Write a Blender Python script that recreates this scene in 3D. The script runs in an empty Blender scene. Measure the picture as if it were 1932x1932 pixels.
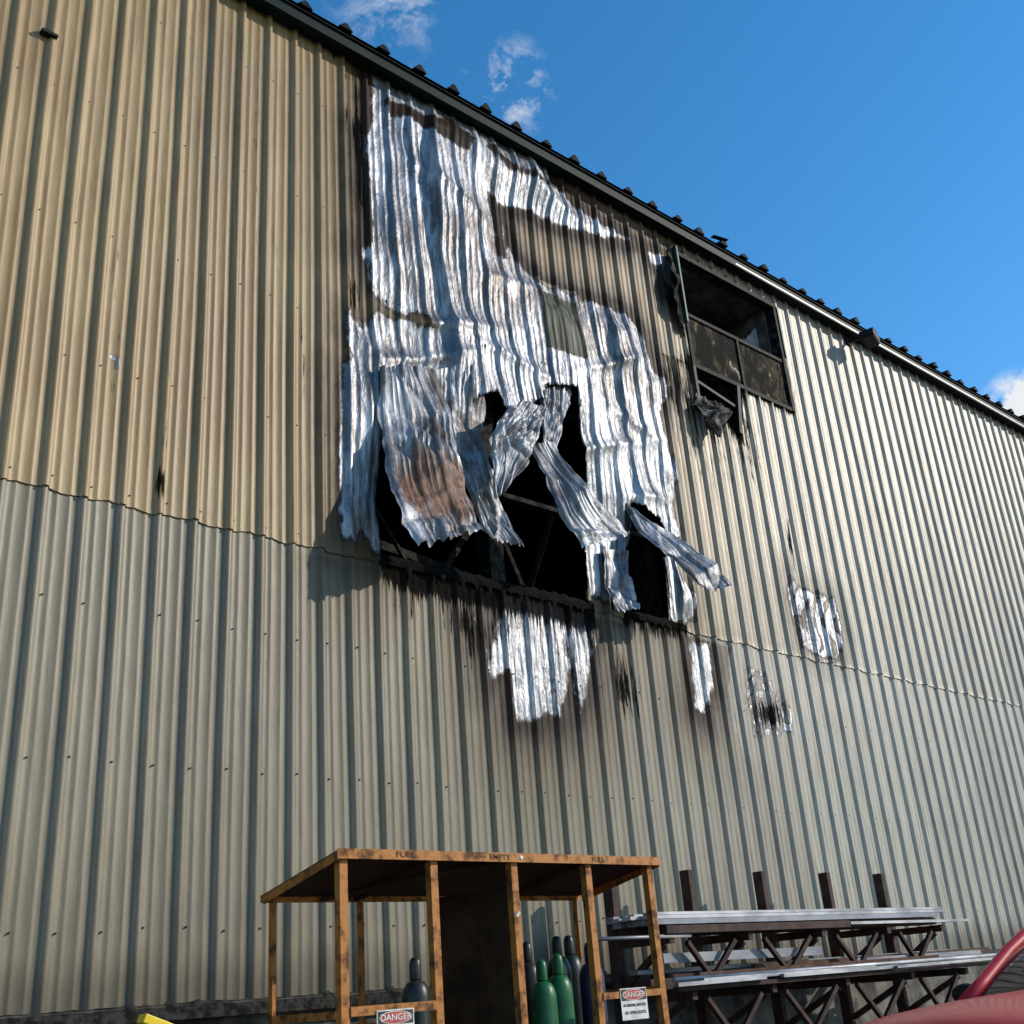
import bpy, math, random
import numpy as np
from mathutils import Vector, Matrix, noise as mn
random.seed(3); np.random.seed(3)
C=bpy.context; S=C.scene
S.view_settings.view_transform='Standard'; S.view_settings.look='None'; S.view_settings.exposure=0

# ---------------------------------------------------------------- helpers
def link(o,parent=None):
    S.collection.objects.link(o)
    if parent: o.parent=parent
    return o
def empty(name,loc=(0,0,0)):
    o=bpy.data.objects.new(name,None); o.empty_display_size=.2; link(o); return o
def mesh(name,verts,faces,mat,parent=None,smooth=False):
    m=bpy.data.meshes.new(name); m.from_pydata([tuple(v) for v in verts],[],faces); m.update()
    if mat: m.materials.append(mat)
    if smooth: m.polygons.foreach_set('use_smooth',[True]*len(m.polygons))
    return link(bpy.data.objects.new(name,m),parent)
def prism(name,boxes,mat,parent=None,bevel=0.0):
    V=[];F=[]
    for b in boxes:
        n=len(V)
        if b[0]=='b':
            (x0,y0,z0),(x1,y1,z1)=b[1],b[2]
            V+=[(x0,y0,z0),(x1,y0,z0),(x1,y1,z0),(x0,y1,z0),(x0,y0,z1),(x1,y0,z1),(x1,y1,z1),(x0,y1,z1)]
        else:
            p,q=Vector(b[0]),Vector(b[1]); w,h=b[2],b[3]
            d=(q-p).normalized(); up=Vector((0,0,1)) if abs(d.z)<.95 else Vector((0,1,0))
            s=d.cross(up).normalized(); u=s.cross(d).normalized()
            for c in (p,q):
                V+=[c-s*w/2-u*h/2,c+s*w/2-u*h/2,c+s*w/2+u*h/2,c-s*w/2+u*h/2]
        F+=[tuple(n+i for i in f) for f in ((0,3,2,1),(4,5,6,7),(0,1,5,4),(1,2,6,5),(2,3,7,6),(3,0,4,7))]
    o=mesh(name,V,F,mat,parent)
    if bevel:
        md=o.modifiers.new('b','BEVEL'); md.width=bevel; md.segments=2
    return o
def tube(name,pts,r,mat,parent=None,n=12):
    V=[];F=[]
    pts=[Vector(p) for p in pts]
    for i,p in enumerate(pts):
        d=(pts[min(i+1,len(pts)-1)]-pts[max(i-1,0)]).normalized()
        up=Vector((0,0,1)) if abs(d.z)<.9 else Vector((1,0,0))
        s=d.cross(up).normalized(); u=s.cross(d)
        for k in range(n):
            a=2*math.pi*k/n; V.append(p+s*math.cos(a)*r+u*math.sin(a)*r)
    for i in range(len(pts)-1):
        for k in range(n):
            F.append((i*n+k,i*n+(k+1)%n,(i+1)*n+(k+1)%n,(i+1)*n+k))
    F.append(tuple(range(n))[::-1]); F.append(tuple((len(pts)-1)*n+k for k in range(n)))
    return mesh(name,V,F,mat,parent,smooth=True)
def lathe(name,prof,loc,mat,parent=None,n=24):
    V=[];F=[]
    for r,z in prof:
        for k in range(n):
            a=2*math.pi*k/n; V.append((loc[0]+r*math.cos(a),loc[1]+r*math.sin(a),loc[2]+z))
    for i in range(len(prof)-1):
        for k in range(n):
            F.append((i*n+k,i*n+(k+1)%n,(i+1)*n+(k+1)%n,(i+1)*n+k))
    F.append(tuple(range(n))[::-1]); F.append(tuple((len(prof)-1)*n+k for k in range(n)))
    return mesh(name,V,F,mat,parent,smooth=True)

class NT:
    def __init__(s,name):
        s.m=bpy.data.materials.new(name); s.m.use_nodes=True
        s.t=s.m.node_tree; s.p=s.t.nodes['Principled BSDF']
    def n(s,typ,**k):
        x=s.t.nodes.new(typ)
        for a,b in k.items(): setattr(x,a,b)
        return x
    def set(s,sock,v):
        if isinstance(v,bpy.types.NodeSocket): s.t.links.new(v,sock)
        else: sock.default_value=v
    def math(s,op,a,b=0.0,c=None,clamp=False):
        x=s.n('ShaderNodeMath',operation=op,use_clamp=clamp)
        s.set(x.inputs[0],a); s.set(x.inputs[1],b)
        if c is not None: s.set(x.inputs[2],c)
        return x.outputs[0]
    def sm(s,v,a,b):
        x=s.n('ShaderNodeMapRange',interpolation_type='SMOOTHSTEP')
        s.set(x.inputs[0],v); x.inputs[1].default_value=a; x.inputs[2].default_value=b
        return x.outputs[0]
    def noise(s,vec,scale,detail=3,rough=.55,dist=0.0):
        x=s.n('ShaderNodeTexNoise'); s.t.links.new(vec,x.inputs['Vector'])
        x.inputs['Scale'].default_value=scale; x.inputs['Detail'].default_value=detail
        x.inputs['Roughness'].default_value=rough; x.inputs['Distortion'].default_value=dist
        return x.outputs[0]
    def pos(s,sx=1,sy=1,sz=1):
        g=s.n('ShaderNodeNewGeometry')
        m=s.n('ShaderNodeVectorMath',operation='MULTIPLY'); s.t.links.new(g.outputs['Position'],m.inputs[0])
        m.inputs[1].default_value=(sx,sy,sz); return m.outputs[0]
    def mix(s,f,a,b):
        x=s.n('ShaderNodeMix',data_type='RGBA'); s.set(x.inputs[0],f)
        for i,v in ((6,a),(7,b)):
            if not isinstance(v,bpy.types.NodeSocket) and len(v)==3: v=(*v,1)
            s.set(x.inputs[i],v)
        return x.outputs[2]
    def attr(s,name):
        x=s.n('ShaderNodeAttribute',attribute_name=name); return x.outputs['Fac']
    def bump(s,h,strength=.3,dist=.01):
        b=s.n('ShaderNodeBump'); b.inputs['Strength'].default_value=strength; b.inputs['Distance'].default_value=dist
        s.t.links.new(h,b.inputs['Height']); s.t.links.new(b.outputs[0],s.p.inputs['Normal'])
def simple(name,c1,c2,scale=8,rough=.6,metal=0,sx=1,sy=1,sz=1,bs=.2,lo=.35,hi=.65,r2=None,spec=.35):
    t=NT(name); v=t.pos(sx,sy,sz); f=t.noise(v,scale,4,.6)
    f2=t.sm(f,lo,hi)
    t.set(t.p.inputs['Base Color'],t.mix(f2,c1,c2)); t.p.inputs['Roughness'].default_value=rough
    if r2 is not None:
        t.set(t.p.inputs['Roughness'],t.math('MULTIPLY_ADD',f2,r2-rough,rough))
    t.p.inputs['Metallic'].default_value=metal; t.p.inputs['Specular IOR Level'].default_value=spec
    if bs>.3: t.bump(t.noise(t.pos(),40,2),bs,.004)
    return t.m

# ---------------------------------------------------------------- cladding material
def foil_nodes(t):
    n1=t.noise(t.pos(1.2,1,.45),1.9,4,.62,.5); n2=t.noise(t.pos(1,1,.16),14,3,.65)
    col=t.mix(t.sm(n1,.36,.62),(.17,.175,.19),(.43,.435,.455))
    col=t.mix(t.math('MULTIPLY',t.sm(n2,.42,.64),.6),col,(.12,.12,.125))
    line=t.math('SUBTRACT',1.0,t.sm(t.math('ABSOLUTE',t.math('SUBTRACT',n1,.47)),0.0,.011))
    col=t.mix(t.math('MULTIPLY',line,.6),col,(.06,.05,.04))
    rough=t.math('MULTIPLY_ADD',n1,.35,.33)
    return col,rough,n1,n2
def clad_mat(name,upper):
    t=NT(name); L=t.t.links
    foil=t.attr('foil'); soot=t.attr('soot'); scorch=t.attr('scorch'); olive=t.attr('olive')
    g=t.n('ShaderNodeNewGeometry'); sep=t.n('ShaderNodeSeparateXYZ'); L.new(g.outputs['Position'],sep.inputs[0])
    X=sep.outputs[0]; Z=sep.outputs[2]
    st=t.noise(t.pos(1,1,.10),7,4,.65); st2=t.noise(t.pos(1,1,.05),26,3,.6); big=t.noise(t.pos(.6,1,.4),.9,2,.5)
    if upper: a,b,c=(.265,.180,.082),(.335,.245,.125),(.185,.110,.045)
    else:     a,b,c=(.168,.142,.095),(.215,.186,.130),(.120,.096,.060)
    col=t.mix(t.sm(st,.3,.7),a,b)
    col=t.mix(t.math('MULTIPLY',t.sm(st2,.50,.70),.6),col,c)
    col=t.mix(t.math('MULTIPLY',t.sm(big,.42,.66),.45),col,c)
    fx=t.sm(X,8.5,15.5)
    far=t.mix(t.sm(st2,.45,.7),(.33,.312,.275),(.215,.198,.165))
    col=t.mix(t.math('MULTIPLY',fx,.85),col,far)  # paler grey to the right: silvery glare put into the base colour
    if not upper: # grime climbing from the base
        gr=t.math('ADD',t.math('SUBTRACT',1.0,t.sm(Z,1.7,2.5)),t.math('MULTIPLY',t.math('SUBTRACT',st,.5),1.2))
        col=t.mix(t.math('MULTIPLY',t.sm(gr,.3,1.0),.7),col,(.06,.048,.032))
    wn=t.n('ShaderNodeTexWhiteNoise',noise_dimensions='1D'); L.new(t.math('FLOOR',t.math('DIVIDE',X,1.041)),wn.inputs['W'])
    hs=t.n('ShaderNodeHueSaturation'); L.new(col,hs.inputs['Color']); L.new(t.math('MULTIPLY_ADD',wn.outputs[0],.18,.91),hs.inputs['Value'])
    col=hs.outputs[0]
    col=t.mix(olive,col,t.mix(t.sm(st2,.4,.6),(.045,.045,.028),(.125,.125,.09)))
    en=t.math('MULTIPLY',t.math('SUBTRACT',t.noise(t.pos(1,1,.6),5,5,.68),.5),.34)
    fd=t.math('ADD',foil,en)
    mask=t.sm(fd,-.010,.010)
    wide=t.math('MULTIPLY',t.math('MULTIPLY',t.sm(fd,-1.5,-.1),t.sm(scorch,.4,.9)),t.math('MULTIPLY_ADD',st,.8,.25),clamp=True)
    col=t.mix(t.math('MULTIPLY',wide,.85),col,(.095,.058,.028))
    ring=t.math('MULTIPLY',t.sm(fd,-.60,0.02),scorch)
    ring=t.math('MULTIPLY',ring,t.math('MULTIPLY_ADD',st,.9,.75),clamp=True)
    col=t.mix(ring,col,(.024,.015,.009))
    fc,fr,n1,n2=foil_nodes(t)
    hb=t.math('MULTIPLY',t.math('MULTIPLY',t.sm(big,.50,.64),t.sm(n2,.35,.6)),.65)
    fc=t.mix(hb,fc,(.10,.078,.06))
    rim=t.math('SUBTRACT',1.0,t.sm(t.math('ABSOLUTE',fd),.010,.045))
    col=t.mix(mask,col,fc)
    col=t.mix(t.math('MULTIPLY',rim,.85),col,(.03,.02,.014))
    drips=t.noise(t.pos(1,1,.08),24,4,.7)
    sf=t.sm(t.math('ADD',soot,t.math('MULTIPLY',t.math('SUBTRACT',drips,.5),1.7)),.34,.56)
    sf=t.math('MULTIPLY',sf,t.sm(soot,.03,.2))
    col=t.mix(t.math('MULTIPLY',sf,.96),col,(.006,.006,.006))
    t.set(t.p.inputs['Base Color'],col)
    clean=t.math('MULTIPLY',t.math('SUBTRACT',1.0,sf),t.math('SUBTRACT',1.0,t.math('MULTIPLY',olive,.7)))
    nm=t.math('MULTIPLY',mask,clean)
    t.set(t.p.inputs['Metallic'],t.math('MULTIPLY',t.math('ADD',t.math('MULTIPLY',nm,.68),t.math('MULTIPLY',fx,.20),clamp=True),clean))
    t.set(t.p.inputs['Specular IOR Level'],t.math('MULTIPLY',t.math('MULTIPLY',clean,t.math('SUBTRACT',1.0,t.math('MULTIPLY',t.math('MAXIMUM',ring,wide),.8,clamp=True))),.36))
    rp=t.math('MULTIPLY_ADD',st,.2,.38)
    mr=t.n('ShaderNodeMix'); L.new(mask,mr.inputs[0]); L.new(rp,mr.inputs[2]); L.new(fr,mr.inputs[3])
    t.set(t.p.inputs['Roughness'],t.math('ADD',mr.outputs[0],t.math('MULTIPLY',sf,.4),clamp=True))
    h=t.noise(t.pos(1,1,.45),4.5,4,.6)
    b=t.n('ShaderNodeBump'); b.inputs['Distance'].default_value=.045; L.new(h,b.inputs['Height'])
    t.set(b.inputs['Strength'],t.math('MULTIPLY_ADD',mask,.75,.16)); L.new(b.outputs[0],t.p.inputs['Normal'])
    return t.m
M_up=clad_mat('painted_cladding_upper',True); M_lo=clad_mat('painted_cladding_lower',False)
def flap_mat():
    t=NT('bare_galvanised_sheet'); L=t.t.links
    col,r,_,_=foil_nodes(t)
    g=t.n('ShaderNodeNewGeometry')
    vm=t.n('ShaderNodeVectorMath',operation='DISTANCE'); L.new(g.outputs['Position'],vm.inputs[0]); vm.inputs[1].default_value=(6.98,-.45,6.60)
    d=t.math('ADD',vm.outputs['Value'],t.math('MULTIPLY',t.noise(t.pos(1,1,.3),6,4,.7),.8))
    rust=t.math('SUBTRACT',1.0,t.sm(d,.72,1.02))
    col=t.mix(t.math('MULTIPLY',rust,.92),col,t.mix(t.sm(t.noise(t.pos(1,1,.2),25,3),.4,.6),(.085,.035,.013),(.22,.105,.05)))
    n=t.noise(t.pos(),2.3,4,.65)
    stain=t.math('MULTIPLY',t.sm(n,.49,.63),.8)
    col=t.mix(stain,col,(.085,.062,.045))
    t.set(t.p.inputs['Base Color'],col)
    t.set(t.p.inputs['Metallic'],t.math('MULTIPLY',t.math('SUBTRACT',1.0,t.math('MAXIMUM',rust,stain)),.65))
    t.set(t.p.inputs['Roughness'],t.math('ADD',r,.06)); t.p.inputs['Specular IOR Level'].default_value=.25
    t.bump(t.noise(t.pos(1,1,.6),12,3,.6),.35,.03)
    return t.m
M_foil=flap_mat()
M_soot=simple('soot',(.003,.003,.003),(.008,.0075,.007),5,.95,spec=.05)
M_char=simple('charred_debris',(.010,.010,.009),(.045,.042,.038),12,.9,spec=.10)
M_green=simple('dark_green_trim',(.004,.012,.010),(.007,.017,.015),6,.6,spec=.15)
M_roof=simple('roof_edge',(.004,.005,.006),(.011,.013,.014),9,.75,spec=.12)
M_glare=simple('trim_glare',(.42,.42,.41),(.6,.6,.6),6,.35,metal=.3)
M_rustpaint=simple('rusty_orange_paint',(.40,.150,.026),(.10,.040,.016),9,.6,bs=.5,lo=.44,hi=.68,r2=.85)
M_dkrust=simple('dark_rusty_plate',(.028,.016,.010),(.06,.032,.017),4,.85,spec=.15)
M_maroon=simple('maroon_primer_steel',(.032,.015,.013),(.065,.036,.029),7,.7,spec=.2)
M_alu=simple('aluminium_stock',(.20,.20,.22),(.44,.44,.46),5,.5,metal=.4,sx=.3)
M_greysteel=simple('grey_steel_stock',(.13,.14,.17),(.24,.25,.28),5,.55,metal=.4,sx=.3)
M_conc=simple('stained_concrete',(.03,.028,.025),(.18,.165,.14),2.2,.9,bs=.6)
M_ground=simple('yard_ground',(.07,.066,.06),(.15,.14,.12),1.5,.95)
M_dark=simple('black_fitting',(.006,.006,.006),(.015,.015,.015),8,.6,spec=.2)
M_screw=simple('weathered_screw',(.04,.035,.028),(.09,.075,.05),8,.6)
M_intgrey=simple('sooty_inner_lining',(.06,.056,.05),(.18,.17,.15),3,.9,lo=.4,hi=.7,spec=.1)

# ---------------------------------------------------------------- wall data (metres on the wall: x, z)
def P(s): return np.array([[float(a)/100 for a in p.split(',')] for p in s.split()])
foilP=P("656,1275 694,1289 699,1260 751,1276 829,1276 903,1280 957,1285 980,1243 1018,1223 1078,1217 1148,1214 1074,1189 983,1168 921,1165 868,1150 876,1098 906,1059 949,1047 1017,1056 1078,1066 1123,1065 1145,1028 1158,987 1191,975 1160,917 1167,851 1176,819 1157,766 1166,732 1137,698 1156,664 1180,638 1169,606 1119,590 1117,687 1035,634 1056,609 1019,596 969,608 968,664 876,645 651,596 645,595 635,614 628,597 609,608 605,631 607,674 605,736 609,809 623,828 616,846 620,883 638,868 657,897 647,944 643,972 655,1008 651,1093 649,1149 662,1182 664,1244")
patches=[P("781,545 800,500 815,540 828,590 861,596 925,598 922,520 934,590 960,579 974,560 946,473 930,455 926,520 903,440 879,450 869,437 829,435 825,490 800,475"),
 P("1153,574 1196,576 1191,521 1163,475 1145,484"),
 P("1413,716 1442,700 1527,697 1540,647 1508,596 1458,593 1414,603 1403,659"),
 P("1178,1212 1238,1218 1238,1168 1214,1138 1217,1189 1187,1191")]
dullP=patches[2]
tiny=P("354,734 364,736 364,722 357,722")
speck=P("1265,554 1310,554 1360,510 1357,465 1260,453 1254,499")
islands=[P("684,1224 722,1234 739,1228 794,1248 825,1229 810,1206 765,1206 713,1212 692,1207"),
 P("852,1157 880,1153 873,1062 858,1056 857,1117"),
 P("898,1222 982,1239 969,1228 876,1212 845,1226 851,1242"),
 P("652,918 684,908 707,914 730,902 705,902 682,897 655,903")]
olive=P("928,1036 1007,1039 998,943 926,937")
hole1=P("656,751 724,778 813,838 822,811 903,855 915,878 975,893 975,798 972,693 960,588 825,588 736,588 655,588")
hole2=P("1051,749 1124,727 1114,589 1044,589 1041,649")
winH=P("1255,1232 1512,1232 1512,1030 1255,1030")
holeW=P("1245,1032 1378,1032 1362,985 1350,925 1322,950 1290,940 1248,962")
def sdist(pts,poly):
    n=len(poly); best=np.full(len(pts),1e9); near=np.zeros((len(pts),2)); ins=np.zeros(len(pts),bool)
    for i in range(n):
        a=poly[i]; b=poly[(i+1)%n]; ab=b-a
        t=np.clip(((pts-a)@ab)/(ab@ab+1e-12),0,1); q=a+t[:,None]*ab
        d=np.hypot(*(pts-q).T); m=d<best; best[m]=d[m]; near[m]=q[m]
        c=((a[1]>pts[:,1])!=(b[1]>pts[:,1]))
        xi=a[0]+(pts[:,1]-a[1])*(b[0]-a[0])/((b[1]-a[1]) if abs(b[1]-a[1])>1e-9 else 1e-9)
        ins^=c&(pts[:,0]<xi)
    return np.where(ins,best,-best),near
def sstep(x,a,b):
    t=np.clip((x-a)/(b-a),0,1); return t*t*(3-2*t)
PITCH=.347
prof=[(0,0),(.05,-.042),(.17,-.042),(.22,0),(.38,0),(.42,-.007),(.46,-.007),(.50,0),(.70,0),(.74,-.007),(.78,-.007),(.82,0)]
def clad(name,x0,x1,zs,yoff,mat,holes,parent,depth=1.0):
    nr=int((x1-x0)/PITCH); xs=[];py=[]
    for i in range(nr):
        for f,y in prof: xs.append(x0+(i+f)*PITCH); py.append(y*depth)
    xs=np.array(xs);py=np.array(py); nx=len(xs);nz=len(zs)
    X,Z=np.meshgrid(xs,zs); Yp=np.tile(py,(nz,1)); pts=np.stack([X.ravel(),Z.ravel()],1)
    N=len(pts)
    foil=np.full(N,-2.0); soot=np.zeros(N); sco=np.full(N,.35); oli=np.zeros(N)
    reg=(pts[:,0]>1)&(pts[:,0]<18); idx=np.where(reg)[0]; p=pts[idx]; x=p[:,0]; z=p[:,1]
    f=sdist(p,foilP)[0]
    damage=sstep(f,-.05,.6)
    for q in patches: f=np.maximum(f,sdist(p,q)[0])
    dq=sdist(p,dullP)[0]; bands=np.sin(np.hypot(x-14.3+.12*np.sin(z*6),(z-6.7)*.6)*24+np.sin(x*9)*.8)
    f=np.where(dq>0,np.minimum(f,bands*.10+.07+.3*sstep(-dq,-.08,0)),f)
    for q in islands: f=np.minimum(f,-sdist(p,q)[0])
    so=sdist(p,olive)[0]; f=np.minimum(f,np.where(so>-.06,-so*3,9))
    sp=sdist(p,speck)[0]
    spn=np.sin(x*61+np.sin(z*23)*2)*np.sin(z*47+np.sin(x*31)*2.2)
    f=np.maximum(f,np.where(sp>0,spn*.16-.03,-2))
    f=np.maximum(f,np.where(sdist(p,tiny)[0]>-.01,.10,-2))
    foil[idx]=f; oli[idx]=sstep(so,-.01,.01)
    s=.35+.65*sstep(z,8.4,10.0)*(1-sstep(x,12,13.5))
    s=np.where((x>8.6)&(x<12.4)&(z>10.2)&(z<12.3),1.0,s)
    s=np.where((x<6.7)&(z>5.8),np.maximum(s,.62),s)
    s=np.where(z<5.8,.8,s); s=np.where(x>13.4,.35,s)
    s=np.where(so>-.2,.15,s); s=np.where(sp>-.3,.2,s)
    sco[idx]=s
    h=np.full(len(p),-9.0)
    for q in (hole1,hole2,winH,holeW): h=np.maximum(h,sdist(p,q)[0])
    k=np.zeros(len(p))
    below=(z<5.95)
    k=np.maximum(k,np.where(below&(x>6.4)&(x<9.75),(.95*sstep(z,5.5,5.92)+.36*sstep(z,4.8,5.5))*(sstep(x,6.4,6.8)),0))
    k=np.maximum(k,np.where(below&(x>10.3)&(x<11.5),.75*sstep(z,5.5,5.95),0))
    k=np.maximum(k,np.where(z<6,.55*np.exp(-((x-7.75)/.33)**2-((z-5.35)/.45)**2),0))  # darker spot left of the lower bare patch
    k=np.maximum(k,np.where(z<6,.55*np.exp(-((x-10.15)/.28)**2-((z-5.0)/.6)**2),0))
    k=np.maximum(k,.75*np.exp(-((x-13.08)/.36)**2-((z-4.9)/.26)**2))
    k=np.maximum(k,np.where(x>12,.80*np.exp(-np.maximum(-h,0)/.16),.7*np.exp(-np.maximum(-h,0)/.04)))
    k=np.maximum(k,np.where((x>11.8)&(x<14.4)&(z<10.3),.42*sstep(z,7.0,9.9)*(1-sstep(x,13.7,14.4)),0))
    wz=np.exp(-((x-(14.35+.01*(z-8)))/.07)**2)*sstep(z,7.15,7.25)*(1-sstep(z,7.6,9.2)); k=np.maximum(k,.62*wz)
    for cx,cz,r in ((4.1,6.15,.05),(2.02,7.46,.08),(6.08,12.6,.05),(3.59,7.02,.03),(3.59,7.55,.03)):
        k=np.maximum(k,.75*np.exp(-((x-cx)/r)**2-((z-cz)/(r*4))**2))
    for cx,z0,z1,am in ((4.12,5.95,8.2,.30),(3.55,6.9,9.6,.24),(2.1,6.4,9.6,.26),(5.0,9.0,12.6,.25),(5.62,7.2,9.2,.25)):
        k=np.maximum(k,am*np.exp(-((x-cx)/.05)**2)*sstep(z,z0,z0+.3)*(1-sstep(z,z1-.8,z1)))
    k=np.maximum(k,.60*np.exp(-((x-6.28)/.16)**2-((z-9.15)/.30)**2))
    k=np.maximum(k,.80*np.exp(-((x-6.42)/.07)**2-((z-11.2)/1.1)**2))
    k=np.maximum(k,.35*np.exp(-((x-6.3)/.28)**2)*sstep(z,8.8,12.9))
    k=np.maximum(k,np.where(f>0,.38*np.exp(-((z-(9.08-.02*(x-6.5)+.10*np.sin(x*3)))/.03)**2)*(x<9.8),0))
    k=np.maximum(k,np.where(f>0,.38*np.exp(-((z-(11.9-.55*(x-7.2)+.08*np.sin(x*7)))/.03)**2)*(x<8.6)*(x>7),0))
    soot[idx]=k
    dm=np.zeros(N); dm[idx]=damage*(z>5.8)
    xx,zz=pts[:,0],pts[:,1]
    low=sstep(-zz,-10.5,-7.5)
    dx=dm*(.055*np.sin(zz*1.15+xx*.6)+.022*np.sin(zz*2.9+xx*1.7+1)+.006*np.sin(zz*7.1-xx*2.3))
    dy=-dm*(.05+.06*(.5+low)*np.sin(xx*2.3+np.sin(zz*.9)*1.2)*np.sin(zz*1.1+xx*.7)+.02*np.sin(xx*5+zz*2.3)+.008*np.sin(zz*6.0+xx*5))
    Yf=Yp.ravel()*(1-.4*dm*(.5+.5*np.sin(xx*2.1+zz*1.3)))
    dy=dy-.006*np.sin(xx*2.3+1.1*np.sin(zz*.7))*np.sin(zz*1.1+xx)
    dx=dx+.006*np.sin(zz*.9+xx*3)
    sid=np.floor((xx-x0)/(3*PITCH)); ph=np.sin(sid*12.9898)*43758.5453; ph=ph-np.floor(ph)
    dx=dx+dm*.07*(ph-.5)*np.sin(zz*1.0+ph*6)
    for (cx,cz,sl,am,wd) in ((7.6,9.15,.25,.07,.10),(8.6,8.95,-.1,.06,.08),(7.0,8.5,.4,.08,.12),(10.6,9.6,.5,.07,.10),(11.0,8.7,-.3,.06,.1),(10.2,8.2,.35,.07,.1),(9.0,10.3,.3,.06,.1),(7.8,11.2,-.4,.05,.1),(11.2,7.7,.2,.07,.09)):
        dd=(zz-cz)-sl*(xx-cx); wgt=np.exp(-((xx-cx)/.75)**2)
        dy=dy-dm*am*wgt*np.exp(-np.abs(dd)/wd)
        dx=dx+dm*am*.5*wgt*np.exp(-np.abs(dd)/wd)
    vx=xx+dx; vz=zz.copy(); vy=Yf+dy+yoff
    vy=vy-dm*.10*ph-.003*ph
    if name.startswith('upper'):
        e=zz<zs[0]+.001; vz[e]+=.012*np.sin(xx[e]*9)+.008*np.sin(xx[e]*23); vy[e]-=.004
    H=np.full(N,-9.0)
    for q in holes:
        d,near=sdist(p,q); full=np.full(N,-9.0); full[idx]=d; H=np.maximum(H,full)
        c=idx[np.abs(d)<.028]; nn=near[np.abs(d)<.028]
        vx[c]+= (nn[:,0]-xx[c]); vz[c]+=(nn[:,1]-zz[c])
    i=np.arange(nx-1); j=np.arange(nz-1); I,J=np.meshgrid(i,j); a=(J*nx+I).ravel()
    F=np.stack([a,a+1,a+nx+1,a+nx],1)
    if holes:
        keep=(H[F].mean(1)<0.0)
        F=F[keep]
    me=bpy.data.meshes.new(name); me.vertices.add(N); me.vertices.foreach_set('co',np.stack([vx,vy,vz],1).ravel().astype(np.float32))
    me.loops.add(F.size); me.loops.foreach_set('vertex_index',F.ravel().astype(np.int32))
    me.polygons.add(len(F)); me.polygons.foreach_set('loop_start',(np.arange(len(F))*4).astype(np.int32))
    me.update(calc_edges=True); me.validate()
    for nm,arr in (('foil',foil),('soot',soot),('scorch',sco),('olive',oli)):
        at=me.attributes.new(nm,'FLOAT','POINT'); at.data.foreach_set('value',arr.astype(np.float32))
    me.materials.append(mat)
    return link(bpy.data.objects.new(name,me),parent)

B=empty('metal_warehouse')
X0,X1=-6.0,27.3
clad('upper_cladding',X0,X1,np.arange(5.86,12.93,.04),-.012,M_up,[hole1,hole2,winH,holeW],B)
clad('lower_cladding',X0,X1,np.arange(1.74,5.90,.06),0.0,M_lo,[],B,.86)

prism('shell_walls',[('b',(X0,.02,0),(X0+.15,20,12.8)),('b',(X1-.35,.06,0),(X1-.2,20,12.8)),('b',(X0,20,0),(X1-.2,20.2,12.8)),
      ('b',(X0+.2,3.2,0),(X1-.4,3.35,12.7)),('b',(X0+.2,.5,5.0),(X1-.4,3.2,5.15)),('b',(X0+.2,.5,9.15),(X1-.4,3.2,9.25))],M_soot,B)
prism('foundation_wall',[('b',(X0,.03,0),(X1-.2,.5,1.70))],M_conc,B)
prism('base_flashing',[('b',(X0,-.07,1.66),(X1-.2,.03,1.735))],simple('weathered_flashing',(.02,.018,.016),(.09,.08,.065),6,.8),B)
V=[];F=[];n=int((8.5-2)/.03)
for i in range(n+1):
    x=2+i*.03; hgt=.01+.04*max(0,mn.noise(Vector((x*1.6,2,0))))+.05*max(0,mn.noise(Vector((x*9,5,0))))
    V+=[(x,-.12-.03*mn.noise(Vector((x*7,1,1))),1.63),(x,-.10,1.69+hgt*.6),(x,-.05,1.735+hgt)]
for i in range(n):
    for k in range(2): F.append((i*3+k,(i+1)*3+k,(i+1)*3+k+1,i*3+k+1))
mesh('ledge_debris',V,F,simple('ledge_grime',(.008,.008,.007),(.04,.037,.032),14,.95,bs=.9,spec=.1),B)
G=[]
for z in (7.15,8.62,10.1,11.6): 
    G.append(('b',(X0+.3,.12,z),(12.3 if 10<z<12 else X1-.5,.24,z+.06)))
for x in (2.2,8.35,11.2,16.5,20): G.append(('b',(x,.26,5.2),(x+.22,.5,12.6)))
G+=[((7.2,.7,5.2),(9.3,.9,8.0),.08,.08),((8.9,.5,5.6),(9.9,.6,7.6),.1,.03),((6.7,.6,6.4),(9.8,.5,6.0),.06,.1),((9.1,.4,5.9),(8.6,.5,7.2),.03,.05),((6.6,.35,6.9),(7.5,.5,5.9),.04,.04)]
prism('girts',G,M_char,B)
rs=math.tan(math.radians(6))
V=[(X0-.2,-.25,12.80),(X1+.0,-.25,12.80),(X1,20.3,12.80+20.55*rs),(X0-.2,20.3,12.80+20.55*rs)]
V+=[(a,b,c-.05) for a,b,c in V]
mesh('roof_sheet',V,[(0,1,2,3),(7,6,5,4),(0,4,5,1),(1,5,6,2),(2,6,7,3),(3,7,4,0)],M_roof,B)
V=[];F=[]
x=X0
while x<X1-.1:
    n=len(V); w=.10; j=random.uniform(-.03,.015); tz=random.uniform(-.02,.018)
    for yy in (-.285+j,20.2):
        zz=12.805+(yy+.25)*rs
        V+=[(x-w,yy,zz),(x-w*.2,yy,zz+.09+tz),(x+w*.2,yy,zz+.09+tz),(x+w,yy,zz)]
    F+=[(n,n+1,n+2,n+3),(n+7,n+6,n+5,n+4),(n,n+4,n+5,n+1),(n+1,n+5,n+6,n+2),(n+2,n+6,n+7,n+3),(n,n+3,n+7,n+4)]
    x+=.575
mesh('roof_ribs',V,F,M_roof,B)
prism('roof_scrap',[((13.25,-.30,12.84),(13.62,-.32,12.90),.08,.012)],M_soot,B)
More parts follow.
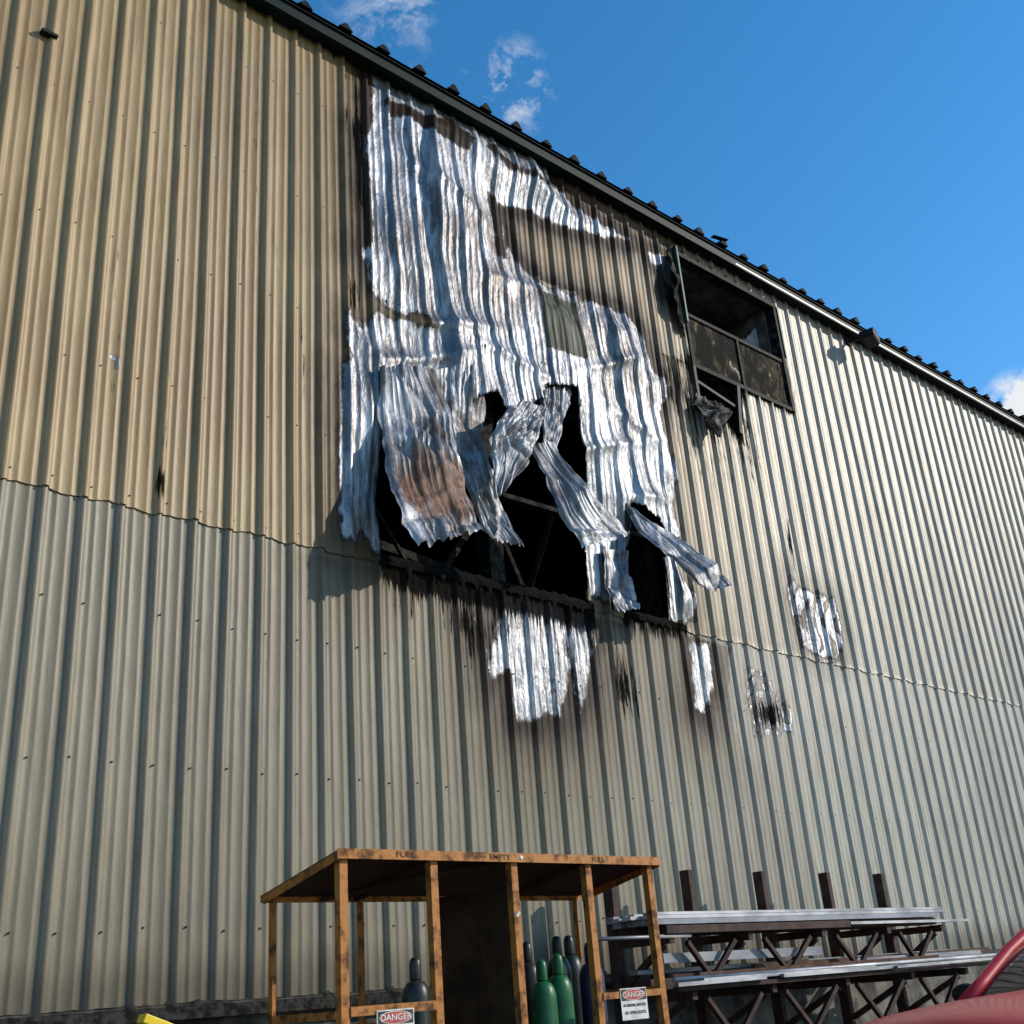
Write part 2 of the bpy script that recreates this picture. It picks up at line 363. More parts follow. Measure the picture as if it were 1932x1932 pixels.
prism('eave_fascia',[('b',(X0-.2,-.22,12.60),(X1,-.17,12.745)),('b',(X0-.2,-.17,12.60),(X1,.02,12.62))],M_green,B)
prism('eave_cap',[('b',(X0-.2,-.25,12.735),(X1,-.221,12.80))],M_roof,B)
prism('eave_drip_trim',[('b',(X0-.2,-.235,12.565),(X1,-.16,12.60))],M_green,B)
prism('eave_glare_strip',[('b',(13.9,-.238,12.601),(X1,-.222,12.618))],M_glare,B)  # pale strip added for the glare along the eave trim

V=[];F=[]
for z in (2.3,3.6,4.9,5.98,7.2,8.65,10.15,11.65):
    x=X0+PITCH*.3
    while x<X1:
        xx=x+random.uniform(-.012,.012); zz=z+random.uniform(-.02,.02)
        inside=any(sdist(np.array([[xx,zz]]),q)[0][0]>-.05 for q in (hole1,hole2,winH,holeW))
        if not inside and not (5.9<xx<12 and z>5.9) and random.random()<.93:
            n=len(V); r=.0065
            for k in range(6): V.append((xx+r*math.cos(k*1.047),-.022,zz+r*math.sin(k*1.047)))
            for k in range(6): V.append((xx+r*1.4*math.cos(k*1.047),-.001,zz+r*1.4*math.sin(k*1.047)))
            F.append(tuple(n+5-k for k in range(6)))
            for k in range(6): F.append((n+k,n+(k+1)%6,n+6+(k+1)%6,n+6+k))
        x+=PITCH
mesh('fasteners',V,F,M_screw,B)

# ---------------------------------------------------------------- torn sheets
def flap(name,rows,ribs,amp=.03,seed=0,crump=.03,mat=None):
    R=[(Vector(a),Vector(b)) for a,b in rows]; out=[]
    sub=12
    def cr(p0,p1,p2,p3,t):
        return .5*((2*p1)+(-p0+p2)*t+(2*p0-5*p1+4*p2-p3)*t*t+(-p0+3*p1-3*p2+p3)*t**3)
    for i in range(len(R)-1):
        g=lambda k:R[max(0,min(len(R)-1,k))]
        for s in range(sub):
            t=s/sub
            out.append(tuple(cr(g(i-1)[e],g(i)[e],g(i+1)[e],g(i+2)[e],t).lerp(g(i)[e].lerp(g(i+1)[e],t),.8) for e in (0,1)))
    out.append(R[-1]); nr=len(out); nc=ribs*14+1
    def rp(u):
        f=(u*ribs)%1.0
        return max(0,min(1,min((f-.06)/.10,(.40-f)/.10)))+ .25*max(0,min(1,min((f-.56)/.05,(.70-f)/.05)))+ .25*max(0,min(1,min((f-.80)/.05,(.94-f)/.05)))
    V=[];F=[]
    rnd=random.Random(seed)
    folds=[(rnd.uniform(0,1),rnd.uniform(.1,.95),rnd.uniform(-.6,.6),rnd.uniform(.5,1.1)*rnd.choice((-1,1))) for _ in range(8)]
    for r,(a,b) in enumerate(out):
        d=(b-a); nx=out[min(r+1,nr-1)]; pv=out[max(r-1,0)]
        tv=((nx[0]+nx[1])-(pv[0]+pv[1])); nrm=d.cross(tv).normalized()
        if nrm.y>0: nrm=-nrm
        v=r/(nr-1)
        for c in range(nc):
            u=c/(nc-1)
            ue=u+ (.07*mn.noise(Vector((v*9,seed,u>.5)))*(1 if c in(0,nc-1) else 0))
            p=a.lerp(b,ue)
            n=mn.noise_vector(Vector((p.x*2.2+seed,p.y*2,p.z*1.6)))*crump*1.5
            fo=0
            for fu,fv,sl,am in folds:
                dd=(v-fv)-sl*(u-fu); fo+=am*math.exp(-abs(dd)/.05)*math.exp(-((u-fu)/.55)**2)
            n+=nrm*crump*1.7*fo*min(1,v*4)
            n+=nrm*(crump*2.2*abs(mn.noise(Vector((p.x*2.5+p.z*2.5+seed,p.z*1.2,seed)))))
            p=p+nrm*(amp*rp(u)*(.65+.35*math.sin(r*.21+seed+u*3)))+n
            if r==nr-1 : p=p+Vector((0,0,.10*mn.noise(Vector((u*9,seed,0)))))
            V.append(p)
    for r in range(nr-1):
        for c in range(nc-1):
            n=r*nc+c; F.append((n,n+1,n+nc+1,n+nc))
    o=mesh(name,V,F,mat or M_foil,B)
    md=o.modifiers.new('s','SOLIDIFY'); md.thickness=.004
    return o
flap('torn_sheet_a',[((6.53,-.12,8.15),(7.23,-.16,8.39)),((6.49,-.16,7.46),(7.42,-.28,7.78)),((6.44,-.24,7.07),(7.32,-.42,7.25)),((6.40,-.45,6.47),(7.38,-.45,6.73)),((6.43,-.6,6.09),(7.40,-.6,6.41)),((6.51,-.7,5.8),(7.38,-.7,6.15))],3,.050,1)
flap('torn_sheet_b',[((7.23,-.14,8.39),(8.07,-.16,8.67)),((7.19,-.16,7.78),(8.0,-.12,7.89)),((7.29,-.25,7.35),(8.04,-.2,7.37)),((7.45,-.35,6.95),(8.04,-.3,6.92)),((7.59,-.45,6.37),(8.06,-.45,6.5)),((7.69,-.5,6.20),(8.16,-.5,6.20))],3,.045,5)
flap('torn_sheet_c',[((8.5,-.35,8.26),(8.9,-.35,8.23)),((8.03,-.5,7.83),(8.78,-.4,7.99)),((7.66,-.6,7.4),(8.45,-.5,7.5)),((7.66,-.65,7.02),(8.15,-.6,7.1)),((7.64,-.65,6.61),(7.88,-.6,6.77))],3,.05,9,.05)
flap('torn_sheet_d',[((9.07,-.08,8.85),(9.74,-.08,8.98)),((9.01,-.14,8.34),(9.48,-.14,8.41)),((8.91,-.2,7.75),(9.11,-.2,7.69))],3,.04,12)
flap('torn_sheet_e',[((8.55,-.3,7.68),(8.98,-.3,7.82)),((8.70,-.4,7.24),(9.18,-.4,7.45)),((8.78,-.55,6.68),(9.52,-.5,7.05)),((8.96,-.65,6.28),(9.95,-.6,6.70))],3,.05,15)
flap('torn_sheet_f',[((10.45,-.05,7.45),(10.73,-.05,7.36)),((10.44,-.3,6.98),(10.98,-.25,7.12)),((10.56,-.55,6.64),(11.18,-.5,6.84)),((10.76,-.75,6.22),(11.37,-.7,6.60)),((10.83,-.85,6.10),(11.49,-.85,6.22))],2,.05,19)
flap('torn_sheet_g',[((9.94,-.08,6.68),(10.44,-.08,6.78)),((9.89,-.10,6.24),(10.35,-.10,6.39)),((9.84,-.2,5.98),(10.33,-.2,6.03)),((9.85,-.3,5.78),(10.25,-.3,5.88))],2,.035,23)
def lumps(name,x0,x1,z,y,mat,h=.08,seed=0):
    V=[];F=[];n=int((x1-x0)/.02)
    for i in range(n+1):
        x=x0+(x1-x0)*i/n; a=mn.noise(Vector((x*6,seed,0))); b=mn.noise(Vector((x*15,seed,3)))
        V+=[(x,y-.05-.02*abs(b),z-.05-.26*max(0,b)**1.3),(x,y-.06-.02*a,z),(x,y-.02,z+h*(.6+.6*abs(a))),(x,y+.25,z+h*(.4+.5*abs(b)))]
    for i in range(n):
        for k in range(3): F.append((i*4+k,(i+1)*4+k,(i+1)*4+k+1,i*4+k+1))
    return mesh(name,V,F,mat,B)
M_tar=simple('tar_residue',(.002,.002,.002),(.007,.007,.007),14,.8,bs=.8,r2=.9,spec=.06)
lumps('burnt_sill',6.52,9.62,5.90,.0,M_tar,.11,1); lumps('burnt_sill_right',10.40,11.16,5.92,.0,M_tar,.08,4)

# ---------------------------------------------------------------- window
W=empty('burnt_window'); W.parent=B
prism('frame',[('b',(12.49,-.07,10.24),(12.56,.10,12.36)),('b',(15.08,-.07,10.24),(15.16,.10,12.36)),('b',(12.49,-.08,12.29),(15.16,.10,12.37)),
      ('b',(12.56,-.05,11.18),(15.08,.06,11.24)),('b',(12.56,-.06,10.24),(15.08,.08,10.31)),('b',(13.80,-.05,10.31),(13.85,.06,11.18))],simple('sooted_frame',(.008,.008,.008),(.07,.065,.055),9,.7,lo=.5,hi=.75,spec=.15),W)
prism('green_jamb_trim',[('b',(12.45,-.12,11.0),(12.487,-.03,12.42)),('b',(15.162,-.09,11.3),(15.19,-.03,12.3))],simple('green_paint',(.0,.10,.07),(.005,.03,.022),3,.5,spec=.2),W)
prism('reveal',[('b',(12.56,.11,12.3),(15.08,1.6,12.36)),('b',(12.50,.11,10.3),(12.56,1.2,12.3)),('b',(15.02,.11,10.3),(15.08,1.3,12.3))],M_intgrey,W)
mesh('lit_triangle_panel',[(14.05,.55,11.0),(15.01,.30,11.0),(15.01,.30,12.05),(14.75,.37,11.75),(14.6,.41,11.70),(14.3,.5,11.35)],[(0,1,2,3,4,5)],simple('lit_triangle_grey',(.22,.22,.22),(.36,.36,.355),6,.9,spec=.1),W)  # added panel: lit triangle of the inner wall, put into shape and grey
def soot_glass():
    t=NT('sooted_glass'); n=t.noise(t.pos(1,1,.5),4,5,.7,1.0); n2=t.noise(t.pos(1,1,.4),1.7,3)
    f=t.math('MULTIPLY',t.sm(n,.46,.64),t.sm(n2,.36,.55))
    col=t.mix(f,(.005,.0045,.0035),(.11,.085,.05)); col=t.mix(t.sm(n,.63,.67),col,(.45,.42,.34))
    t.set(t.p.inputs['Base Color'],col); t.p.inputs['Roughness'].default_value=.8; t.p.inputs['Specular IOR Level'].default_value=.06
    t.bump(n,.3,.01); return t.m
M_sg=soot_glass()
prism('sooted_panes',[('b',(12.56,-.02,10.31),(13.80,.0,11.18)),('b',(13.85,-.02,10.31),(15.08,.0,11.18))],M_sg,W)
prism('lower_frame_remains',[((12.50,-.05,10.24),(12.52,-.04,9.62),.06,.06),((13.60,-.05,10.24),(13.50,-.02,9.38),.07,.05),((12.55,-.03,10.0),(13.5,.0,9.86),.05,.05)],M_dark,W)
flap('hanging_debris',[((12.40,-.10,9.72),(12.85,-.12,9.62)),((12.3,-.2,9.5),(12.95,-.16,9.42)),((12.35,-.25,9.2),(12.75,-.2,9.12)),((12.50,-.22,9.02),(12.66,-.2,9.0))],3,.03,31,.07,mat=simple('burnt_sheet',(.015,.013,.011),(.24,.21,.18),8,.7,metal=.1,spec=.2))
flap('peeled_trim',[((12.24,-.10,12.2),(12.38,-.05,12.25)),((12.14,-.2,11.6),(12.38,-.05,11.7)),((12.10,-.20,11.2),(12.40,-.05,11.2)),((12.24,-.12,10.85),(12.42,-.05,10.75))],1,.02,37,.03,mat=simple('burnt_trim',(.006,.006,.005),(.09,.075,.055),5,.85,spec=.1))

FL=empty('floodlight')
prism('housing',[((17.42,-.48,12.42),(17.70,-.43,12.30),.28,.16)],M_dark,FL,.01)
prism('bracket',[((17.55,-.45,12.40),(17.55,-.0,12.50),.05,.04),('b',(17.46,-.06,12.42),(17.64,-.04,12.56))],M_dark,FL)
prism('lens',[((17.43,-.49,12.32),(17.68,-.45,12.215),.22,.01)],simple('dusty_lens',(.02,.02,.02),(.04,.04,.036),5,.5),FL)
VF=empty('wall_bracket'); prism('bracket_plate',[('b',(2.58,-.10,10.69),(2.74,-.03,10.72)),('b',(2.60,-.08,10.72),(2.70,-.035,10.745))],M_dark,VF)

mesh('ground',[(-600,-600,0),(600,-600,0),(600,600,0),(-600,600,0)],[(0,1,2,3)],M_ground)

# ---------------------------------------------------------------- gas cylinder cage
K=empty('gas_cylinder_cage')
fx=[4.54,5.33,6.12,6.94,7.76]; yf,yb=-2.2,-1.25
pb=[]
def angle(x,y,z0,z1,sx,sy,w=.065,t=.007):
    pb.append(('b',(min(x,x+sx*w),min(y,y+sy*t),z0),(max(x,x+sx*w),max(y,y+sy*t),z1)))
    y2=y+sy*t
    pb.append(('b',(min(x,x+sx*t),min(y2,y+sy*w),z0),(max(x,x+sx*t),max(y2,y+sy*w),z1)))
for i,x in enumerate(fx): angle(x-(.065 if i==4 else 0),yf,0.0,2.565,1,1)
for x in (4.55,5.33,7.69): angle(x,yb,0.0,2.39,1,-1,.06)
prism('posts',pb,M_rustpaint,K)
prism('rails',[('b',(4.61,yf-.01,1.56),(5.33,yf-.002,1.62)),('b',(7.0,yf-.01,1.53),(7.70,yf-.002,1.58)),('b',(4.61,yf-.01,.85),(5.33,yf-.002,.91)),('b',(7.0,yf-.01,.85),(7.70,yf-.002,.91)),
      ('b',(4.54,yf+.07,1.55),(4.547,yb-.07,1.6)),('b',(7.76,yf+.07,1.55),(7.767,yb-.07,1.6)),('b',(4.55,yb+.001,1.45),(7.75,yb+.008,1.5))],M_rustpaint,K)
zr=lambda y:2.615+(y-yf)*(-.19/.95)
V=[(4.50,yf-.03,zr(yf)),(7.83,yf-.03,zr(yf)),(7.83,yb+.03,zr(yb)),(4.50,yb+.03,zr(yb))]; V+=[(a,b,c-.008) for a,b,c in V]
mesh('roof_plate',V,[(0,1,2,3),(7,6,5,4),(0,4,5,1),(1,5,6,2),(2,6,7,3),(3,7,4,0)],simple('rusty_roof_plate',(.07,.036,.018),(.03,.018,.012),3,.85),K)
prism('roof_edge_angles',[('b',(4.50,yf-.038,2.56),(7.83,yf-.031,2.628)),((4.503,yf-.03,zr(yf)-.035),(4.503,yb,zr(yb)-.035),.006,.06),((7.827,yf-.03,zr(yf)-.035),(7.827,yb,zr(yb)-.035),.006,.06),
      ('b',(4.50,yb+.031,zr(yb)-.05),(7.83,yb+.038,zr(yb)+.012))],M_rustpaint,K)
prism('roof_bearers',[((5.33,yf,zr(yf)-.03),(5.33,yb,zr(yb)-.03),.05,.04),((6.94,yf,zr(yf)-.03),(6.94,yb,zr(yb)-.03),.05,.04),((5.0,yb,zr(yb)-.035),(6.08,yf,zr(yf)-.035),.04,.03)],M_dkrust,K)
prism('partition_plate',[('b',(6.128,yf+.07,.1),(6.136,yb,2.40))],M_dkrust,K)
prism('deck',[('b',(4.52,yf-.02,.30),(7.80,yb+.02,.36)),('b',(4.6,yf+.1,0),(4.75,yb-.1,.30)),('b',(7.5,yf+.1,0),(7.65,yb-.1,.30)),('b',(6.0,yf+.1,0),(6.15,yb-.1,.30))],M_dkrust,K)
def text(name,s,loc,size,mat,parent,rot=(math.pi/2,0,0),sx=1.0,ext=.0008):
    c=bpy.data.curves.new(name,'FONT'); c.body=s; c.size=size; c.extrude=ext; c.align_x='CENTER'; c.align_y='CENTER'
    c.offset=size*.012
    c.materials.append(mat); o=bpy.data.objects.new(name,c); o.location=loc; o.rotation_euler=rot; o.scale=(sx,1,1); link(o,parent); return o
M_ink=simple('faded_lettering',(.04,.02,.010),(.10,.05,.018),20,.8)
text('lettering_full','FULL',(5.08,yf-.0395,2.594),.055,M_ink,K,sx=1.5)
text('lettering_empty','EMPTY',(5.98,yf-.0395,2.594),.055,M_ink,K,sx=1.3)
text('lettering_full_right','FULL',(7.06,yf-.0395,2.594),.055,M_ink,K,sx=1.3)
mesh('painted_arrow',[(5.72,yf-.0395,2.594),(5.77,yf-.0395,2.610),(5.765,yf-.0395,2.598),(5.84,yf-.0395,2.598),(5.84,yf-.0395,2.590),(5.765,yf-.0395,2.590),(5.77,yf-.0395,2.578)],[(0,6,5,4,3,2,1)],M_ink,K)
M_white=simple('sign_white',(.50,.49,.45),(.68,.67,.63),10,.5); M_red=simple('sign_red',(.50,.07,.05),(.38,.05,.04),10,.5); M_blk=simple('sign_black',(.02,.02,.02),(.03,.03,.03),10,.5)
lathe('sticker',[(.001,0),(.018,0.0),(.018,.001)],(0,0,0),M_white,K,16).matrix_world=Matrix.Translation((6.20,yf-.0382,2.594))@Matrix.Rotation(math.pi/2,4,'X')
for k,(dx,dz,m) in enumerate(((0,.016,M_red),(.016,0,simple('hazard_yellow',(.7,.55,.05),(.6,.5,.05),9,.5)),(-.016,0,simple('hazard_blue',(.03,.1,.4),(.03,.1,.35),9,.5)),(0,-.016,M_white))):
    cx,cz=6.155+dx,2.19+dz; r=.0155
    mesh('hazard_diamond_%d'%(k+1),[(cx-r,yf-.0012,cz),(cx,yf-.0012,cz-r),(cx+r,yf-.0012,cz),(cx,yf-.0012,cz+r)],[(0,1,2,3)],m,K)
def danger(x,zt,y,w=.31,h=.235):
    o=empty('danger_sign')
    prism('panel',[('b',(x-w/2,y-.004,zt-h),(x+w/2,y,zt))],M_white,o)
    prism('header',[('b',(x-w/2+.008,y-.0052,zt-.092),(x+w/2-.008,y-.0042,zt-.008))],M_blk,o)
    def oval(nm,a,b,yy,m):
        mesh(nm,[(x+a*math.cos(t*math.pi/16),yy,zt-.05+b*math.sin(t*math.pi/16)) for t in range(32)],[tuple(range(32))],m,o)
    oval('oval_rim',w*.44,.040,y-.0064,M_white); oval('oval',w*.425,.036,y-.0072,M_red)
    text('word_danger','DANGER',(x,y-.0082,zt-.05),.056,M_white,o,sx=1.15)
    for i,s in enumerate(('NO SMOKING, MATCHES','OR OPEN LIGHTS')):
        text('line_%d'%(i+1),s,(x,y-.0055,zt-.128-.055*i),.034 if i else .030,M_blk,o,sx=.78 if i==0 else .95)
    return o
danger(4.965,1.585,yf-.012); danger(7.34,1.60,yf-.012)
def cyl(x,y,ztop,c,c2,r=.105,base=.36):
    m=simple('cylinder_paint',c,c2,5,.4)
    H=ztop-base; o=empty('gas_cylinder')
    pr=[(r*.93,0),(r,.02),(r,H-.30)]
    for a in range(1,9):
        t=a/8*math.pi/2; pr.append((.042+(r-.042)*math.cos(t),H-.30+.135*math.sin(t)))
    pr+=[(.036,H-.155)]
    lathe('body',pr,(x,y,base),m,o)
    lathe('cap',[(.043,H-.158),(.045,H-.15),(.045,H-.06),(.040,H-.025),(.028,H-.006),(.012,H)],(x,y,base),m,o)
    return o
GR=((.012,.125,.045),(.010,.075,.03)); DK=((.012,.022,.022),(.025,.03,.028)); PU=((.03,.024,.075),(.02,.018,.045))
cyl(5.52,-1.72,1.93,*DK); cyl(5.72,-1.42,1.75,*DK); cyl(4.72,-1.5,1.50,*DK)
cyl(6.62,-1.92,1.86,*GR); cyl(6.84,-1.88,1.90,*GR); cyl(6.86,-1.50,2.02,*DK); cyl(7.10,-1.62,2.05,*DK); cyl(7.28,-1.82,1.98,*PU); cyl(7.36,-1.5,2.06,*DK); cyl(6.62,-1.5,1.88,*DK)

YB=empty('safety_barrier'); M_y=simple('yellow_paint',(.75,.55,.02),(.6,.42,.02),6,.45)
prism('top_rail',[((3.02,-2.5,1.645),(3.9,-2.5,1.30),.09,.05)],M_y,YB,.006)
prism('barrier_posts',[('b',(3.05,-2.54,0),(3.12,-2.46,1.58)),('b',(3.75,-2.54,0),(3.83,-2.46,1.32)),('b',(3.12,-2.52,.7),(3.75,-2.48,.78))],M_y,YB,.004)

# ---------------------------------------------------------------- cantilever rack
R=empty('cantilever_rack'); px=[9.02,10.28,11.62,12.98,14.25]
bx=[]
for x in px:
    bx.append(('b',(x-.04,-.55,0),(x+.04,-.42,2.76)))
    for z,yl in ((2.02,-1.25),(1.50,-1.45),(.95,-1.5)):
        bx.append(('b',(x-.04,yl,z-.05),(x+.04,-.551,z+.03)))
        bx.append(((x,yl+.12,z-.06),(x,-.56,z-.42),.06,.06))
    bx.append(('b',(x-.06,-1.5,0),(x+.06,-.56,.10)))
    bx.append(('b',(x-.03,-1.33 ,1.53),(x+.03,-1.26,1.60)))
for i in range(4):
    a,b=px[i],px[i+1]; m=(a+b)/2
    bx.append(((a+.25,-1.22,1.98),(m,-1.18,1.62),.05,.05)) ; bx.append(((b-.25,-1.22,1.98),(m,-1.18,1.62),.05,.05))
    bx.append(((a+.2,-1.42,1.46),(m,-1.38,1.05),.05,.05)) ; bx.append(((b-.2,-1.42,1.46),(m,-1.38,1.05),.05,.05))
bx+=[('b',(8.9,-1.30,2.055),(12.1,-1.22,2.13)),('b',(8.7,-1.52,1.535),(15.5,-1.46,1.575))]
bx+=[('b',(8.7,-1.2,1.56),(15.2,-1.02,1.66)),('b',(9.2,-1.0,1.55),(14.4,-.75,1.70))]
bx+=[('b',(9.0,-1.21,2.06),(14.2,-1.0,2.14)),('b',(8.85,-.95,2.06),(13.6,-.7,2.16))]
prism('rack_frame',bx,M_maroon,R,.004)
ST=empty('metal_stock_bundle')
sb=[];sg=[]
for i in range(5):
    y=-1.25+i*.12; j=random.uniform(-.12,.12)
    sb.append(('b',(8.70+j,y,2.20+.0),(14.30+j*2,y+.10,2.232)))
    sb.append(('b',(8.78-j,y+.01,2.236),(14.36-j,y+.105,2.262)))
for i in range(4):
    y=-1.27+i*.13; j=random.uniform(-.1,.1)
    sg.append(('b',(8.75+j,y,2.145),(14.1+j,y+.11,2.195)))
sb+=[((12.1,-1.29,2.10),(14.85,-1.29,2.09),.035,.03),((11.9,-1.24,2.10),(14.6,-1.24,2.09),.03,.03)]
sb+=[((8.65,-1.56,1.595),(10.0,-1.56,1.60),.04,.035),((10.3,-1.55,1.602),(12.5,-1.55,1.604),.045,.035),((12.4,-1.60,1.60),(15.5,-1.6,1.61),.04,.03),((9.1,-1.5,1.62),(12.1,-1.5,1.62),.04,.03)]
sg+=[((9.0,-1.1,1.84),(11.7,-1.1,1.83),.06,.09),((8.8,-.9,1.73),(14.9,-.9,1.74),.1,.04),((12.3,-1.15,1.70),(15.3,-1.12,1.70),.06,.05)]
prism('aluminium_bars',sb,M_alu,ST); prism('steel_channels',sg,M_greysteel,ST)
rb=[((9.2,-1.35,1.66),(13.8,-1.33,1.67),.08,.06),((10.5,-1.05,1.70),(15.6,-1.1,1.72),.05,.07),((8.9,-.75,2.22),(13.2,-.75,2.22),.1,.06)]
prism('rusty_angles',rb,simple('rusty_stock',(.07,.035,.022),(.12,.07,.05),8,.85,spec=.15),ST)
tube('pipe',[(7.85,-1.3,2.03),(9.3,-1.25,2.035)],.018,M_alu,ST); tube('pipe_b',[(8.8,-1.4,1.64),(15.3,-1.38,1.645)],.022,M_alu,ST)

# ---------------------------------------------------------------- parked car
CAR=empty('parked_car'); yc=-5.1
M_red2=NT('car_red'); M_red2.p.inputs['Base Color'].default_value=(.42,.010,.014,1); M_red2.p.inputs['Roughness'].default_value=.45; M_red2.p.inputs['Specular IOR Level'].default_value=.3; M_red2.p.inputs['Coat Weight'].default_value=.25; M_red2.p.inputs['Coat Roughness'].default_value=.1; M_red2=M_red2.m
M_gl=NT('car_glass'); M_gl.p.inputs['Base Color'].default_value=(.01,.012,.014,1); M_gl.p.inputs['Roughness'].default_value=.05; M_gl=M_gl.m
M_tyre=simple('tyre',(.015,.015,.015),(.03,.03,.03),20,.85)
def loft(name,st,mat,parent,sub=2):
    V=[];F=[];n=len(st[0][1])
    for x,ring in st: V+=[(x,yc+y,z) for y,z in ring]
    for i in range(len(st)-1):
        for k in range(n): F.append((i*n+k,(i+1)*n+k,(i+1)*n+(k+1)%n,i*n+(k+1)%n))
    F.append(tuple(range(n))); F.append(tuple((len(st)-1)*n+k for k in range(n))[::-1])
    o=mesh(name,V,F,mat,parent,True); md=o.modifiers.new('s','SUBSURF'); md.levels=sub; md.render_levels=sub; return o
def ring(w,zb,zt,crown=.04,sh=.14):
    r=[(w*.9,zb),(w,zb+.12),(w*1.01,(zb+zt)/2),(w*.985,zt-sh),(w*.90,zt-.04),(w*.5,zt),(0,zt+crown)]
    return r+[(-y,z) for y,z in r[-2::-1]]
loft('body',[(6.75,ring(.70,.45,.95)),(6.82,ring(.84,.36,1.14)),(7.1,ring(.90,.34,1.24)),(7.8,ring(.93,.34,1.28)),(8.6,ring(.94,.34,1.30)),(9.2,ring(.94,.34,1.29)),(10.5,ring(.95,.34,1.26)),(11.3,ring(.95,.34,1.25)),(11.9,ring(.93,.36,1.23)),(12.15,ring(.86,.42,1.15)),(12.2,ring(.7,.5,1.0))],M_red2,CAR)
loft('roof',[(9.85,ring(.66,1.66,1.74,.02,.03)),(10.2,ring(.70,1.70,1.80,.03,.03)),(10.9,ring(.71,1.72,1.83,.03,.03)),(11.7,ring(.69,1.70,1.79,.03,.03)),(11.9,ring(.66,1.66,1.72,.02,.03))],M_red2,CAR)
loft('glasshouse',[(8.85,ring(.88,1.15,1.26,.02,.03)),(9.0,ring(.88,1.16,1.34,.02,.03)),(9.45,ring(.82,1.16,1.58,.02,.05)),(9.95,ring(.77,1.16,1.76,.02,.05)),(11.6,ring(.75,1.16,1.76,.02,.05)),(11.95,ring(.78,1.16,1.5,.02,.05)),(12.1,ring(.82,1.16,1.24,.02,.03))],M_gl,CAR)
for s in (-1,1):
    tube('pillar_a',[(8.78,yc+s*.85,1.22),(9.10,yc+s*.82,1.36),(9.5,yc+s*.77,1.56),(9.8,yc+s*.73,1.68),(10.0,yc+s*.70,1.74)],.050,M_red2,CAR)
    tube('pillar_b',[(10.75,yc+s*.89,1.24),(10.78,yc+s*.72,1.74)],.04,M_red2,CAR)
    tube('pillar_c',[(12.0,yc+s*.84,1.22),(11.8,yc+s*.70,1.72)],.06,M_red2,CAR)
    loft('mirror',[(9.18,[(s*.93,1.22),(s*1.14,1.22),(s*1.16,1.32),(s*.98,1.36)]),(9.24,[(s*.92,1.20),(s*1.16,1.20),(s*1.18,1.36),(s*.96,1.39)]),(9.34,[(s*.92,1.21),(s*1.16,1.21),(s*1.17,1.36),(s*.96,1.38)])],M_dark,CAR)
    for wx in (7.75,11.1):
        w=lathe('wheel',[(.20,-.11),(.34,-.11),(.365,-.06),(.365,.06),(.34,.11),(.20,.11)],(0,0,0),M_tyre,CAR,32)
        w.matrix_world=Matrix.Translation((wx,yc+s*.86,.365))@Matrix.Rotation(math.pi/2,4,'X')
        h=lathe('hub',[(.02,-.115),(.20,-.112),(.20,.112),(.02,.115)],(0,0,0),M_greysteel,CAR,20)
        h.matrix_world=Matrix.Translation((wx,yc+s*.86,.365))@Matrix.Rotation(math.pi/2,4,'X')
        a=[(wx+.42*math.cos(t),yc+s*.945,.37+.42*math.sin(t)) for t in np.linspace(0,math.pi,15)]
        tube('wheel_arch',a,.035,M_dark,CAR)
    prism('headlight',[('b',(6.77,yc+s*.68-.13,.86),(6.87,yc+s*.68+.13,1.0))],M_alu,CAR,.02)
prism('grille',[('b',(6.73,yc-.45,.62),(6.79,yc+.45,.92))],M_dark,CAR,.02)
k=1.055; CAR.scale=(k,k,k); CAR.location=(-(k-1)*9.0,(k-1)*4.2,0)

# ---------------------------------------------------------------- light
sd=Vector((.74,-.60,.46)).normalized()   # direction to the sun
L=bpy.data.lights.new('sun','SUN'); L.energy=4.0; L.angle=math.radians(.5); L.color=(1,.90,.76)
lo=bpy.data.objects.new('sun',L); link(lo); lo.location=(20,-20,30)
lo.rotation_euler=(-sd).to_track_quat('-Z','Y').to_euler()
w=bpy.data.worlds.new('World'); S.world=w; w.use_nodes=True; nt=w.node_tree; bg=nt.nodes['Background']
sky=nt.nodes.new('ShaderNodeTexSky'); sky.sky_type='NISHITA'; sky.sun_disc=False
sky.sun_elevation=math.asin(sd.z); sky.sun_rotation=math.atan2(sd.x,sd.y); sky.air_density=1.0; sky.dust_density=.1; sky.ozone_density=2.0
bg.inputs[1].default_value=.15
tc=nt.nodes.new('ShaderNodeTexCoord')
def nm(op,a,b=0.0,clamp=False):
    x=nt.nodes.new('ShaderNodeMath'); x.operation=op; x.use_clamp=clamp
    for i,v in enumerate((a,b)):
        if isinstance(v,bpy.types.NodeSocket): nt.links.new(v,x.inputs[i])
        else: x.inputs[i].default_value=v
    return x.outputs[0]
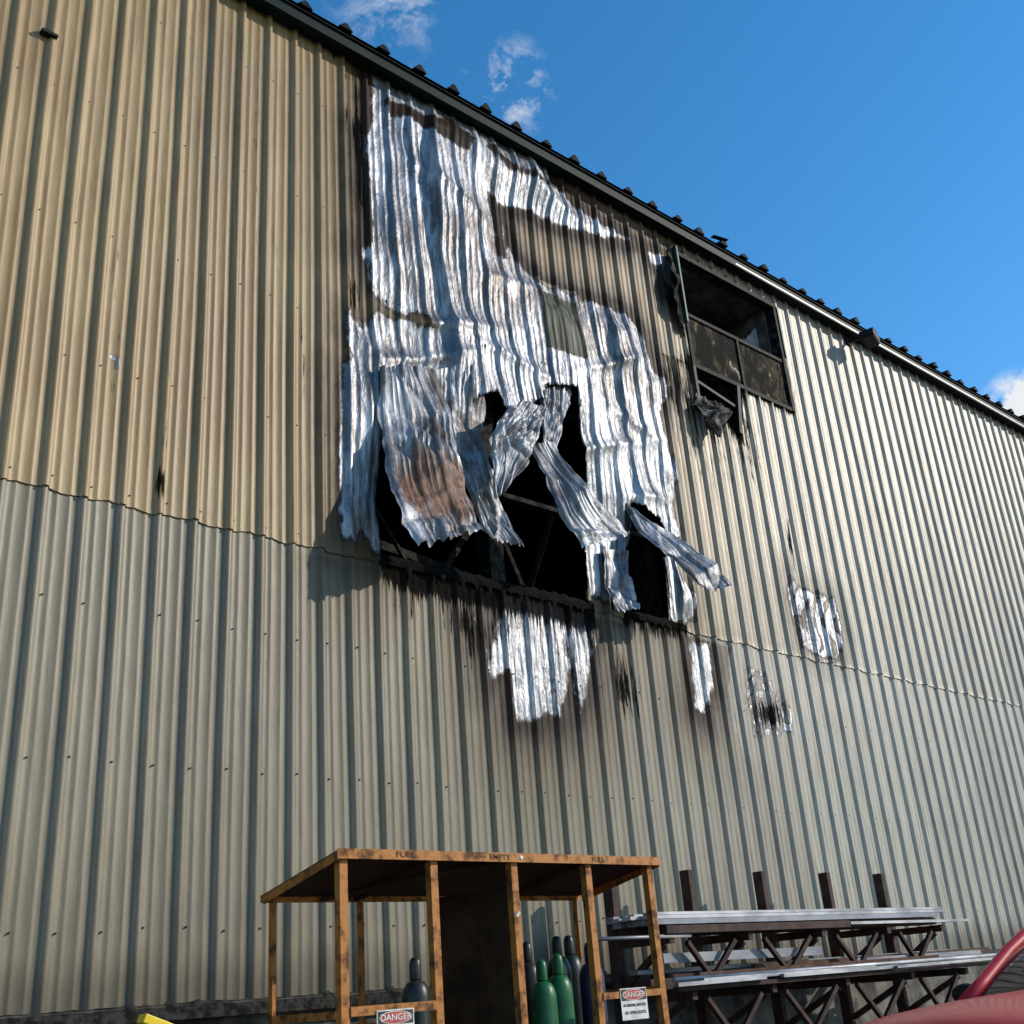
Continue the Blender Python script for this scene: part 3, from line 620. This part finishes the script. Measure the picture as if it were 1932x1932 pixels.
def nz(scale,detail,rough,stretch=(1,1,1),dist=0.):
    m=nt.nodes.new('ShaderNodeVectorMath'); m.operation='MULTIPLY'; nt.links.new(tc.outputs['Generated'],m.inputs[0]); m.inputs[1].default_value=stretch
    n=nt.nodes.new('ShaderNodeTexNoise'); nt.links.new(m.outputs[0],n.inputs['Vector']); n.inputs['Scale'].default_value=scale; n.inputs['Detail'].default_value=detail; n.inputs['Roughness'].default_value=rough; n.inputs['Distortion'].default_value=dist
    return n.outputs[0]
wisp=nz(26,6,.66,(1,1,1.5),.3)
tot=None
for d,r,th,st in (((.515,.507,.690),.045,.51,.60),((.4166,.5332,.7482),.06,.56,.35),((.865,.305,.400),.040,.42,1.5),((.90,.28,.36),.05,.42,1.2)):
    dn=nt.nodes.new('ShaderNodeVectorMath'); dn.operation='DISTANCE'; nt.links.new(tc.outputs['Generated'],dn.inputs[0]); v=Vector(d).normalized(); dn.inputs[1].default_value=v
    fall=nm('SUBTRACT',1.0,nm('DIVIDE',dn.outputs['Value'],r),True)
    c=nm('MULTIPLY',nm('MULTIPLY',nm('SUBTRACT',nm('ADD',wisp,nm('MULTIPLY',fall,.10)),th,True),6.0),fall,True)
    c=nm('MULTIPLY',c,st*1.6,True)
    tot=c if tot is None else nm('MAXIMUM',tot,c)
hs=nt.nodes.new('ShaderNodeHueSaturation'); nt.links.new(sky.outputs[0],hs.inputs['Color']); hs.inputs['Saturation'].default_value=1.34; hs.inputs['Value'].default_value=1.45; hs.inputs['Hue'].default_value=.497
mx=nt.nodes.new('ShaderNodeMix'); mx.data_type='RGBA'; nt.links.new(tot,mx.inputs[0]); nt.links.new(hs.outputs[0],mx.inputs[6]); mx.inputs[7].default_value=(5.6,5.8,6.1,1)
nt.links.new(mx.outputs[2],bg.inputs[0])

# ---------------------------------------------------------------- camera
cd=bpy.data.cameras.new('camera'); co=bpy.data.objects.new('camera',cd); link(co)
cd.sensor_width=36; cd.lens=39.74; cd.clip_end=3000; cd.clip_start=.05
r=Vector((.74567,-.66230,-.07308)); u=Vector((-.21182,-.33961,.91640)); bk=Vector((-.63176,-.66785,-.39352))
m=Matrix.Identity(4)
for i in range(3): m[i][0]=r[i]; m[i][1]=u[i]; m[i][2]=bk[i]
m.translation=(0,-9,1.6); co.matrix_world=m
S.camera=co
